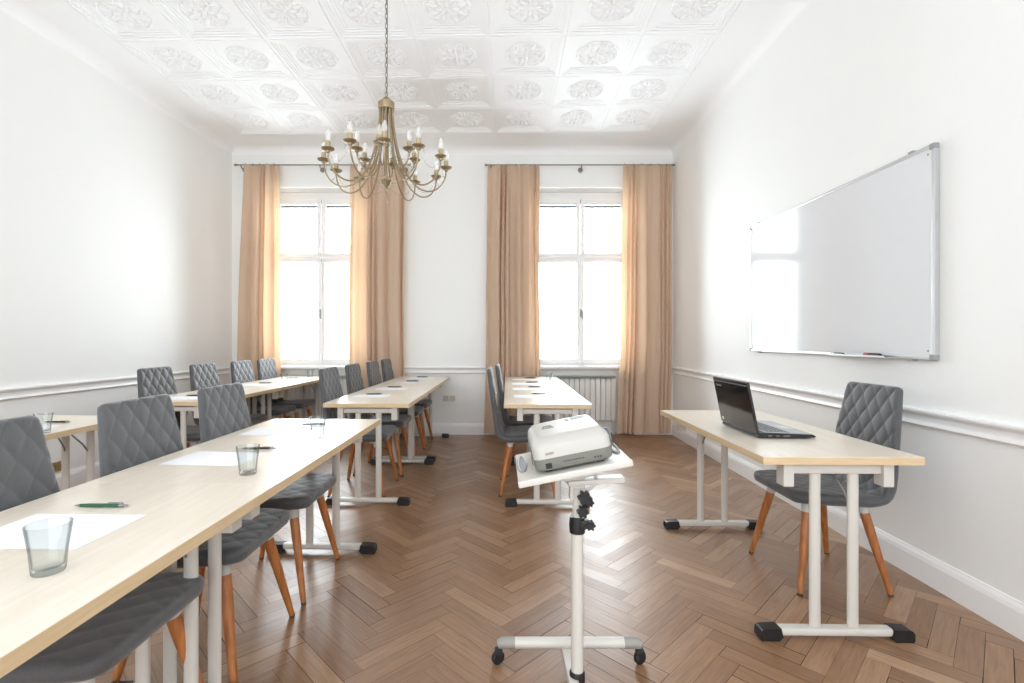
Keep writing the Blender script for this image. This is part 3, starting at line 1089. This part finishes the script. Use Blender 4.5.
for i, (py, px) in enumerate([(3.86, -2.42), (4.45, -2.40), (4.98, -2.38), (5.62, -2.35)]):
    paper(px, py - 0.05, rA(-3 + i), 'white paper sheet on the left wall table row, %s of four' % nth[i])
    pen(px + 0.0, py + 0.09, rA(3 - i), 'dark pen on the table row by the left wall, %s of four' % nth[i])
tumbler(-2.18, 5.78, 'clear glass on the table row by the left wall, under the window')
tumbler(-2.20, 5.12, 'clear glass on the table row by the left wall, before the curtain')

# ---- laptop
def make_laptop():
    root = thing('laptop', 'open black laptop on the maple table by the right wall', 'laptop', (1.225, 2.452, TZ), (0, 0, rA(-2)))
    w = 0.383
    b = MB()
    poly = [(-0.005, 0.004), (0.0, 0.026), (0.06, 0.026), (0.245, 0.019), (0.258, 0.012), (0.25, 0.006), (0.20, 0.003)]
    n = len(poly)
    verts = [(x, y, z) for y in (-w / 2, w / 2) for x, z in poly]
    b.add(verts, [list(range(n)), list(range(n, 2 * n))] + [[i, (i + 1) % n, n + (i + 1) % n, n + i] for i in range(n)])
    b.build('base', M['black'], root)
    d = MB(); d.box((0.14, 0, 0.0238), (0.215, w - 0.02, 0.003), 0.001, rot=RY(0.034)); deck = d.build('keyboard_deck', M['palm'], root)
    k = MB()
    for r in range(6):
        for c in range(18):
            k.box((0.05 + r * 0.0185, -w / 2 + 0.028 + c * 0.0192, 0.0272 - (0.05 + r * 0.0185 - 0.05) * 0.034), (0.0155, 0.0162, 0.003), 0.0008)
    k.build('keys', M['keys'], deck)
    t = MB(); t.box((0.205, -0.02, 0.0233), (0.055, 0.09, 0.0015), 0.0004, rot=RY(0.034)); t.build('touchpad', M['alu'], deck)
    th = rA(-11)
    lid = bpy.data.objects.new('screen_lid', None)
    L = MB(T(0.004, 0, 0.022) @ RY(th))
    L.box((-0.008, 0, 0.122), (0.015, w, 0.242), 0.005)
    lid = L.build('screen_lid', M['blackgloss'], root)
    s = MB(T(0.004, 0, 0.022) @ RY(th)); s.box((0.0002, 0, 0.125), (0.001, w - 0.035, 0.205)); s.build('screen', M['screen'], lid)
    hb = MB(T(0.004, 0, 0.022) @ RY(th)); hb.box((-0.0162, 0, 0.226), (0.001, w - 0.012, 0.006), 0.0002); hb.build('lid_strip', M['pdark'], lid)
    g = MB(T(0.004, 0, 0.022) @ RY(th))
    for q in range(6):
        g.box((-0.0158, 0.152 - q * 0.0095, 0.203), (0.0008, 0.006, 0.008 if q else 0.011), 0)
    g.build('lid_lettering', M['cap'], lid)
    st = MB(T(0.004, 0, 0.022) @ RY(th)); st.box((-0.0158, 0.155, 0.024), (0.0008, 0.016, 0.014)); st.build('sticker', M['paper'], lid)
    h = MB()
    for y in (-0.13, 0.13): h.tube([(0.0, y - 0.02, 0.022), (0.0, y + 0.02, 0.022)], 0.008, 12)
    h.build('hinge', M['black'], root)
    p = MB()
    for (x, l) in ((0.05, 0.016), (0.085, 0.014), (0.125, 0.03)):
        p.box((x, -w / 2 - 0.0002, 0.013), (l, 0.001, 0.006))
    p.build('side_port', M['pdark'], root)
    f = MB()
    for x in (0.03, 0.19):
        for y in (-0.15, 0.15): f.box((x, y, 0.002), (0.02, 0.02, 0.004), 0.001)
    f.build('rubber_foot', M['black'], root)


make_laptop()

# ---- whiteboard on the right wall
def make_whiteboard():
    ym = (2.345 + 4.145) / 2
    ang = math.atan(0.0285)
    root = thing('whiteboard', 'large aluminium-framed whiteboard hung on the right wall', 'whiteboard', (XR(ym), ym, 1.62), (0, 0, -ang))
    L, Hh = 1.80, 1.045
    b = MB(); b.box((-0.016, 0, 0), (0.012, L - 0.02, Hh - 0.02)); b.build('writing_surface', M['board'], root)
    bb = MB(); bb.box((-0.006, 0, 0), (0.010, L - 0.04, Hh - 0.04)); bb.build('backing', M['cap'], root)
    for s in (-1, 1):
        f = MB(); f.box((-0.013, 0, s * (Hh / 2 - 0.009)), (0.026, L - 0.05, 0.018), 0.003); f.build('frame_rail', M['alu'], root)
        f = MB(); f.box((-0.013, s * (L / 2 - 0.009), 0), (0.026, 0.018, Hh - 0.05), 0.003); f.build('frame_stile', M['alu'], root)
        for t in (-1, 1):
            c = MB()
            c.box((-0.014, s * (L / 2 - 0.014), t * (Hh / 2 - 0.014)), (0.030, 0.03, 0.03), 0.006)
            c.build('corner_cap', M['cap'], root)
            h = MB(); h.box((-0.014, s * (L / 2 - 0.14), t * (Hh / 2 + 0.003)), (0.028, 0.03, 0.012), 0.003); h.build('hanging_clip', M['cap'], root)
            sc = MB(); sc.lathe([(0, 0.0012), (0.004, 0.001), (0.005, 0)], (-0.022, s * (L / 2 - 0.04), t * (Hh / 2 - 0.045)), 10, rot=RY(-PI / 2)); sc.build('screw', M['pdark'], root)
    t = MB()
    t.box((-0.045, -0.42, -Hh / 2 + 0.002), (0.06, 0.46, 0.004), 0.0015)
    t.box((-0.073, -0.42, -Hh / 2 + 0.007), (0.004, 0.46, 0.012), 0.0015)
    t.build('pen_tray', M['alu'], root)
    def loc(y):
        return root.matrix_basis @ Vector((-0.05, y, -Hh / 2 + 0.0045))
    bpy.context.view_layer.update()
    m1 = thing('whiteboard_marker', 'thin dark marker lying on the whiteboard tray, the left one', 'marker', loc(-0.24), (0, 0, PI / 2 - ang), 'markers on the whiteboard tray')
    rot = RY(PI / 2)
    b = MB(); b.lathe([(0, -0.06), (0.007, -0.058), (0.008, -0.05), (0.008, 0.02)], (0, 0, 0.008), 14, rot=rot); b.build('barrel', M['black'], m1)
    b = MB(); b.lathe([(0.0085, 0.02), (0.0085, 0.055), (0.006, 0.06), (0, 0.06)], (0, 0, 0.0085), 14, rot=rot); b.build('marker_cap', M['pwhite'], m1)
    m2 = thing('whiteboard_marker', 'red-capped dark marker lying on the whiteboard tray, the right one', 'marker', loc(-0.53), (0, 0, PI / 2 - ang), 'markers on the whiteboard tray')
    b = MB(); b.lathe([(0, -0.062), (0.009, -0.06), (0.0105, -0.05), (0.0105, 0.02)], (0, 0, 0.0105), 14, rot=rot); b.build('barrel', M['black'], m2)
    b = MB(); b.lathe([(0.011, 0.02), (0.011, 0.055), (0.008, 0.06), (0, 0.06)], (0, 0, 0.0105), 14, rot=rot); b.build('marker_cap', M['red'], m2)


make_whiteboard()

# ---- projector stand and projector
PX, PY = 0.276, 1.645
TILT = rA(-11.5)
TRAY = T(0.251, 1.70, 0.790) @ RZ(rA(-1)) @ RY(TILT)


def make_stand():
    root = thing('projector_stand', 'white rolling projector stand with a tilted tray, in the aisle', 'projector stand', (PX, PY, 0))
    W = T(-PX, -PY, 0)
    b = MB(W @ TRAY)
    b.box((0, 0, -0.009), (0.362, 0.37, 0.018), 0.006)
    b.box((0, -0.181, -0.008), (0.362, 0.012, 0.022), 0.005)
    tray = b.build('tray', M['white_metal'], root)
    for x in (-0.160, 0.160):
        s = MB(W @ TRAY)
        ring = []
        for q in range(24):
            t = 2 * PI * q / 24
            ring.append((x + 0.013 * math.cos(t), 0.02 + 0.10 * math.sin(t) * 1.0, 0.001))
        s.tube(ring, 0.005, 8, closed=True)
        s.prism([(p[0], p[1]) for p in ring], 0.0, 0.0016, rot=Matrix.Identity(4))
        s.build('hand_slot', M['cap'], tray)
    p = MB(); p.tube([(0, 0, 0.05), (0, 0, 0.60)], 0.0205, 24); p.build('pole', M['white_metal'], root)
    p = MB(); p.tube([(0, 0, 0.60), (0, 0, 0.70)], 0.016, 20); p.build('inner_pole', M['white_metal'], root)
    c = MB()
    c.lathe([(0, 0.552), (0.026, 0.552), (0.027, 0.58), (0.025, 0.605), (0, 0.605)], (0, 0, 0), 24)
    c.box((0.022, -0.012, 0.584), (0.03, 0.03, 0.03), 0.006)
    c.build('height_collar', M['black'], root)
    def knob(x, y, z, r):
        k = MB()
        prof = []
        for q in range(36):
            t = 2 * PI * q / 36
            rr = r * (0.82 + 0.18 * math.cos(6 * t))
            prof.append((rr * math.cos(t), rr * math.sin(t)))
        k.prism(prof, -0.012, 0.012, rot=T(x, y, z) @ RX(PI / 2))
        k.tube([(x, y, z), (x, y + 0.03, z)], r * 0.4, 12)
        k.build('clamp_knob', M['black'], root)
    knob(0.012, -0.035, 0.632, 0.020)
    knob(0.018, -0.04, 0.680, 0.024)
    knob(0.038, -0.015, 0.657, 0.015)
    knob(0.040, -0.02, 0.583, 0.017)
    t = MB()
    t.box((0, 0.012, 0.70), (0.05, 0.035, 0.09), 0.006)
    t.box((0.006, 0.012, 0.745), (0.11, 0.09, 0.012), 0.004, rot=RY(TILT))
    arc = [(0.03 + 0.035 * math.sin(a), 0.012, 0.73 - 0.04 * math.cos(a)) for a in [PI * 0.05 * q for q in range(0, 14)]]
    t.tube(arc, 0.006, 8)
    t.build('tilt_bracket', M['white_metal'], root)
    s = MB(T(0.05, 0.0, 0.722) @ RY(rA(-4))); s.box((0.012, 0.01, 0), (0.19, 0.05, 0.018), 0.004); s.build('support_plate', M['white_metal'], root)
    # base
    Yb = 1.80 - PY
    z = 0.085
    f = MB(); f.tube([(-0.205, Yb, z), (0.20, Yb, z)], 0.0195, 16); f.build('rear_base_bar', M['white_metal'], root)
    Yf = 1.37 - PY
    f = MB(); f.tube([(-0.205, Yf, z), (0.20, Yf, z)], 0.0195, 16); f.build('front_base_bar', M['white_metal'], root)
    f = MB(); f.box((-0.016, (Yb + Yf) / 2, z - 0.028), (0.034, Yb - Yf, 0.03), 0.005); f.build('spine', M['white_metal'], root)
    f = MB(); f.lathe([(0, 0.05), (0.026, 0.05), (0.026, 0.082), (0.022, 0.088), (0, 0.088)], (0, 0, 0), 20); f.build('pole_socket', M['black'], root)
    for yy in (Yb, Yf):
        for sx in (-1, 1):
            x0 = -0.003 + sx * 0.20
            e = MB()
            e.tube([(x0, yy, z), (x0 + sx * 0.045, yy, z), (x0 + sx * 0.062, yy, z - 0.006)], [0.021, 0.0205, 0.015], 16)
            end = e.build('bar_end', M['castgrey'], root)
            c = MB()
            cx = x0 + sx * 0.05
            c.lathe([(0, -0.011), (0.02, -0.011), (0.0245, -0.006), (0.0245, 0.006), (0.02, 0.011), (0, 0.011)], (cx + sx * 0.012, yy + 0.01, 0.025), 20, rot=RX(PI / 2) @ RY(0.5))
            c.box((cx + sx * 0.01, yy + 0.004, 0.05), (0.03, 0.03, 0.022), 0.006)
            c.build('caster', M['caster'], end)


make_stand()


def make_projector():
    root = thing('projector', 'white and grey projector sitting on the tilted tray of the stand', 'projector', (TRAY @ Vector((0.0, 0, 0))))
    Wm = T(*(-(TRAY @ Vector((0, 0, 0)))))
    PJ = Wm @ TRAY @ T(0.008, 0.01, 0.0)
    sx, sy = 0.255, 0.335
    def ring(hx, hy, z, r, n=6, ox=0, oy=0):
        pts = []
        for cx, cy, a0 in ((1, 1, 0), (-1, 1, PI / 2), (-1, -1, PI), (1, -1, 1.5 * PI)):
            for q in range(n + 1):
                t = a0 + PI / 2 * q / n
                pts.append((ox + cx * (hx - r) + r * math.cos(t), oy + cy * (hy - r) + r * math.sin(t), z))
        return pts
    def loft(rings, name, m, parent):
        b = MB(PJ)
        n = len(rings[0])
        verts = [p for r in rings for p in r]
        faces = [[i * n + j, i * n + (j + 1) % n, (i + 1) * n + (j + 1) % n, (i + 1) * n + j] for i in range(len(rings) - 1) for j in range(n)]
        faces += [list(range(n))[::-1], [(len(rings) - 1) * n + j for j in range(n)]]
        b.add(verts, faces)
        return b.build(name, m, parent, smooth=40)
    lower = loft([ring(sx / 2 - 0.012, sy / 2 - 0.01, 0.008, 0.03), ring(sx / 2 - 0.003, sy / 2 - 0.003, 0.014, 0.03), ring(sx / 2, sy / 2, 0.03, 0.03), ring(sx / 2, sy / 2, 0.048, 0.03)], 'lower_casing', M['pgrey'], root)
    up = loft([ring(sx / 2 - 0.001, sy / 2 - 0.001, 0.048, 0.03), ring(sx / 2 - 0.002, sy / 2 - 0.003, 0.078, 0.03), ring(sx / 2 - 0.006, sy / 2 - 0.010, 0.090, 0.03, ox=0),
               ring(sx / 2 - 0.014, sy / 2 - 0.025, 0.101, 0.035), ring(sx / 2 - 0.022, sy / 2 - 0.04, 0.109, 0.03), ring(sx / 2 - 0.034, sy / 2 - 0.055, 0.111, 0.02)], 'upper_casing', M['pwhite'], root)
    # panel left side grey cheek
    c = MB(PJ); c.box((-sx / 2 + 0.002, 0, 0.058), (0.008, sy - 0.08, 0.03), 0.003); c.build('air_vent', M['pgrey'], root)
    v = MB(PJ)
    for q in range(6): v.box((-sx / 2 - 0.003, -0.10 + q * 0.012, 0.03), (0.003, 0.006, 0.02))
    v.build('vent_slot', M['pdark'], lower)
    p = MB(PJ); p.box((-sx / 2 + 0.045, -sy / 2 - 0.0005, 0.0255), (0.02, 0.003, 0.017), 0.001); p.build('power_inlet', M['black'], lower)
    w = MB(PJ)
    rnd = random.Random(3)
    x = -0.035
    while x < 0.03:
        l = rnd.uniform(0.004, 0.009); w.box((x + l / 2, -sy / 2 - 0.0002, 0.031 + rnd.uniform(-0.001, 0.001)), (l, 0.001, 0.004)); x += l + 0.002
    for q in range(3): w.box((0.065 + q * 0.009, -sy / 2 - 0.0002, 0.025), (0.006, 0.001, 0.006))
    w.build('side_print', M['greyprint'], lower)
    g = MB(PJ)
    for q in range(4): g.box((-0.083 + q * 0.007, -sy / 2 + 0.0005, 0.063), (0.0055, 0.0016, 0.006 if q % 2 else 0.0075))
    g.build('logo', M['redlogo'], up)
    k = MB(PJ); k.box((0.062, 0.085, 0.1112), (0.05, 0.042, 0.002), 0.0006); k.build('control_panel', M['pgrey'], up)
    k = MB(PJ); k.box((0.022, 0.075, 0.1112), (0.013, 0.03, 0.002), 0.0006); k.build('indicator_window', M['black'], up)
    k = MB(PJ)
    for q in range(5):
        k.box((-0.055, -0.01 + q * 0.012, 0.1112), (0.045 - 0.004 * q, 0.002, 0.001))
    k.build('top_print', M['greyprint'], up)
    l = MB(PJ)
    l.lathe([(0, 0), (0.030, 0.0), (0.034, 0.006), (0.034, 0.016), (0.028, 0.02), (0, 0.02)], (sx / 2 - 0.004, -0.055, 0.052), 28, rot=RY(PI / 2))
    l.build('lens_ring', M['pdark'], root)
    f = MB(PJ)
    for x in (-0.085, 0.085):
        for y in (-0.13, 0.13): f.lathe([(0, 0), (0.012, 0), (0.012, 0.012), (0, 0.012)], (x, y, 0.0), 14)
    f.build('foot', M['black'], root)


make_projector()

# ---- chandelier
def make_chandelier():
    cx, cy = -0.665, 3.0
    root = thing('chandelier', 'brass chandelier with eighteen candle bulbs hanging from the ceiling', 'chandelier', (cx, cy, H))
    def Z(z): return z - H
    def sm(prof, n=5):
        out = []
        for i in range(len(prof) - 1):
            p0 = prof[max(i - 1, 0)]; p1 = prof[i]; p2 = prof[i + 1]; p3 = prof[min(i + 2, len(prof) - 1)]
            for q in range(n):
                t = q / n
                out.append(tuple(0.5 * ((2 * p1[d]) + (p2[d] - p0[d]) * t + (2 * p0[d] - 5 * p1[d] + 4 * p2[d] - p3[d]) * t * t + (3 * p1[d] - p0[d] - 3 * p2[d] + p3[d]) * t ** 3) for d in range(2)))
        out.append(prof[-1])
        return out
    # rose, chain
    r = MB(); r.lathe([(0, Z(3.54)), (0.02, Z(3.54)), (0.05, Z(3.56)), (0.06, Z(3.59)), (0, Z(3.59))], (0, 0, 0), 24); r.build('ceiling_rose', M['brass'], root)
    ch = MB()
    z = 3.55; q = 0
    while z > 2.685:
        a = PI / 2 if q % 2 else 0
        pts = []
        for s in range(12):
            t = 2 * PI * s / 12
            lx, lz = 0.0065 * math.cos(t), 0.0185 * math.sin(t)
            pts.append((lx * math.cos(a), lx * math.sin(a), Z(z - 0.014) + lz))
        ch.tube(pts, 0.0024, 6, closed=True)
        z -= 0.03; q += 1
    ch.tube([(0.004, 0.004, Z(3.55)), (0.005, 0.003, Z(3.1)), (0.003, 0.005, Z(2.68))], 0.003, 6)
    ch.build('chain', M['rod'], root)
    hb = MB(); hb.lathe([(0, Z(2.685)), (0.008, Z(2.68)), (0.012, Z(2.68)), (0.04, Z(2.653)), (0.049, Z(2.645)), (0.049, Z(2.61)), (0.045, Z(2.603)), (0, Z(2.603))], (0, 0, 0), 30)
    hb.build('hub', M['brass'], root)
    cr = MB()
    cr.tube([(0, 0, Z(2.62)), (0, 0, Z(2.16))], 0.006, 10)
    cr.lathe([(0, Z(2.09)), (0.008, Z(2.10)), (0.012, Z(2.115)), (0.006, Z(2.125)), (0.02, Z(2.14)), (0.036, Z(2.165)), (0.034, Z(2.17)), (0, Z(2.168))], (0, 0, 0), 22)
    cr.lathe([(0, Z(2.36)), (0.014, Z(2.37)), (0.02, Z(2.385)), (0.012, Z(2.40)), (0.006, Z(2.42)), (0, Z(2.42))], (0, 0, 0), 18)
    cr.build('centre_stem', M['brass'], root)
    outer = sm([(0.038, 2.63), (0.044, 2.52), (0.066, 2.38), (0.108, 2.25), (0.17, 2.155), (0.245, 2.118), (0.315, 2.140), (0.357, 2.200), (0.366, 2.260)])
    inner = sm([(0.030, 2.63), (0.034, 2.50), (0.046, 2.36), (0.075, 2.26), (0.115, 2.222), (0.155, 2.245), (0.177, 2.285), (0.180, 2.318)])
    def lamp(prof, a, rr):
        ca, sa = math.cos(a), math.sin(a)
        m = MB(); m.tube([(p[0] * ca, p[0] * sa, Z(p[1])) for p in prof], 0.0048, 8)
        arm = m.build('arm', M['brass'], root)
        x, y, z = prof[-1][0] * ca, prof[-1][0] * sa, Z(prof[-1][1])
        c = MB(); c.lathe([(0.005, -0.012), (0.010, -0.010), (0.014, 0.0), (0.034, 0.008), (0.038, 0.014), (0.036, 0.0155), (0.014, 0.008), (0, 0.008)], (x, y, z), 20)
        c.build('cup', M['brass'], arm)
        k = MB(); k.lathe([(0.0145, 0.006), (0.0145, 0.054), (0.012, 0.056), (0, 0.056)], (x, y, z), 14); k.build('candle_sleeve', M['cream'], arm)
        u = MB(); u.lathe([(0.010, 0.056), (0.013, 0.064), (0.0165, 0.076), (0.0155, 0.090), (0.010, 0.106), (0.004, 0.118), (0.0, 0.122)], (x, y, z), 16); u.build('bulb', M['bulb'], arm)
        return Vector((x, y, z))
    outs = [lamp(outer, rA(11 + 30 * k), 0.366) for k in range(12)]
    ins = [lamp(inner, rA(30 + 60 * k), 0.18) for k in range(6)]
    # strung crystal swags
    def swag(p, q, sag, nn=12):
        w = MB()
        pts = []
        for i in range(nn + 1):
            t = i / nn
            v = p.lerp(q, t); v.z -= sag * 4 * t * (1 - t)
            pts.append(v)
        w.tube(pts, 0.0013, 5)
        for v in pts[1:-1]:
            w.lathe([(0, -0.005), (0.0042, 0.0), (0, 0.005)], tuple(v), 6)
        w.build('crystal_swag', M['crystal'], root)
    def drop(v, l=0.03):
        d = MB()
        d.lathe([(0, -l), (0.006, -l * 0.72), (0.0035, -l * 0.2), (0, 0)], tuple(v), 6)
        d.build('crystal_drop', M['crystal'], root)
    for k in range(12):
        swag(outs[k] + Vector((0, 0, -0.002)), outs[(k + 1) % 12] + Vector((0, 0, -0.002)), 0.075)
        for s in (-1, 1):
            d = Vector((-outs[k].y, outs[k].x, 0)).normalized() * 0.034 * s
            drop(outs[k] + d + Vector((0, 0, 0.012)), 0.04)
    for k in range(6):
        a = ins[k] + Vector((0, 0, -0.005)); e = ins[(k + 1) % 6] + Vector((0, 0, -0.005))
        swag(a, e, 0.07)
        c0 = Vector((0.03 * math.cos(rA(30 + 60 * k)), 0.03 * math.sin(rA(30 + 60 * k)), Z(2.165)))
        swag(a, c0, 0.05)
        drop(ins[k] + Vector((0, 0, -0.008)), 0.04)
        drop(c0, 0.045)
    drop(Vector((0, 0, Z(2.092))), 0.06)


make_chandelier()

# ---- wall sockets
def make_socket(label, loc, rot, plate):
    root = thing('wall_socket', label, 'socket', loc, rot)
    for i in (-1, 1):
        b = MB(); b.box((0.005, i * 0.041, 0), (0.010, 0.078, 0.078), 0.003); pl = b.build('socket_plate', plate, root)
        r = MB(); r.lathe([(0.0, 0.003), (0.018, 0.003), (0.021, 0.008), (0.0225, 0.008), (0.0225, 0.0)], (0.006, i * 0.041, 0), 20, rot=RY(PI / 2)); r.build('socket_well', M['socket_dark'], pl)
    return root


make_socket('ivory double wall socket on the back wall between the curtains', (-0.575, YB, 0.455), (0, 0, -PI / 2), M['socket'])
make_socket('brass-coloured double wall socket low on the left wall', (XL(3.86), 3.86, 0.195), (0, 0, rA(-3.6)), M['socket_gold'])
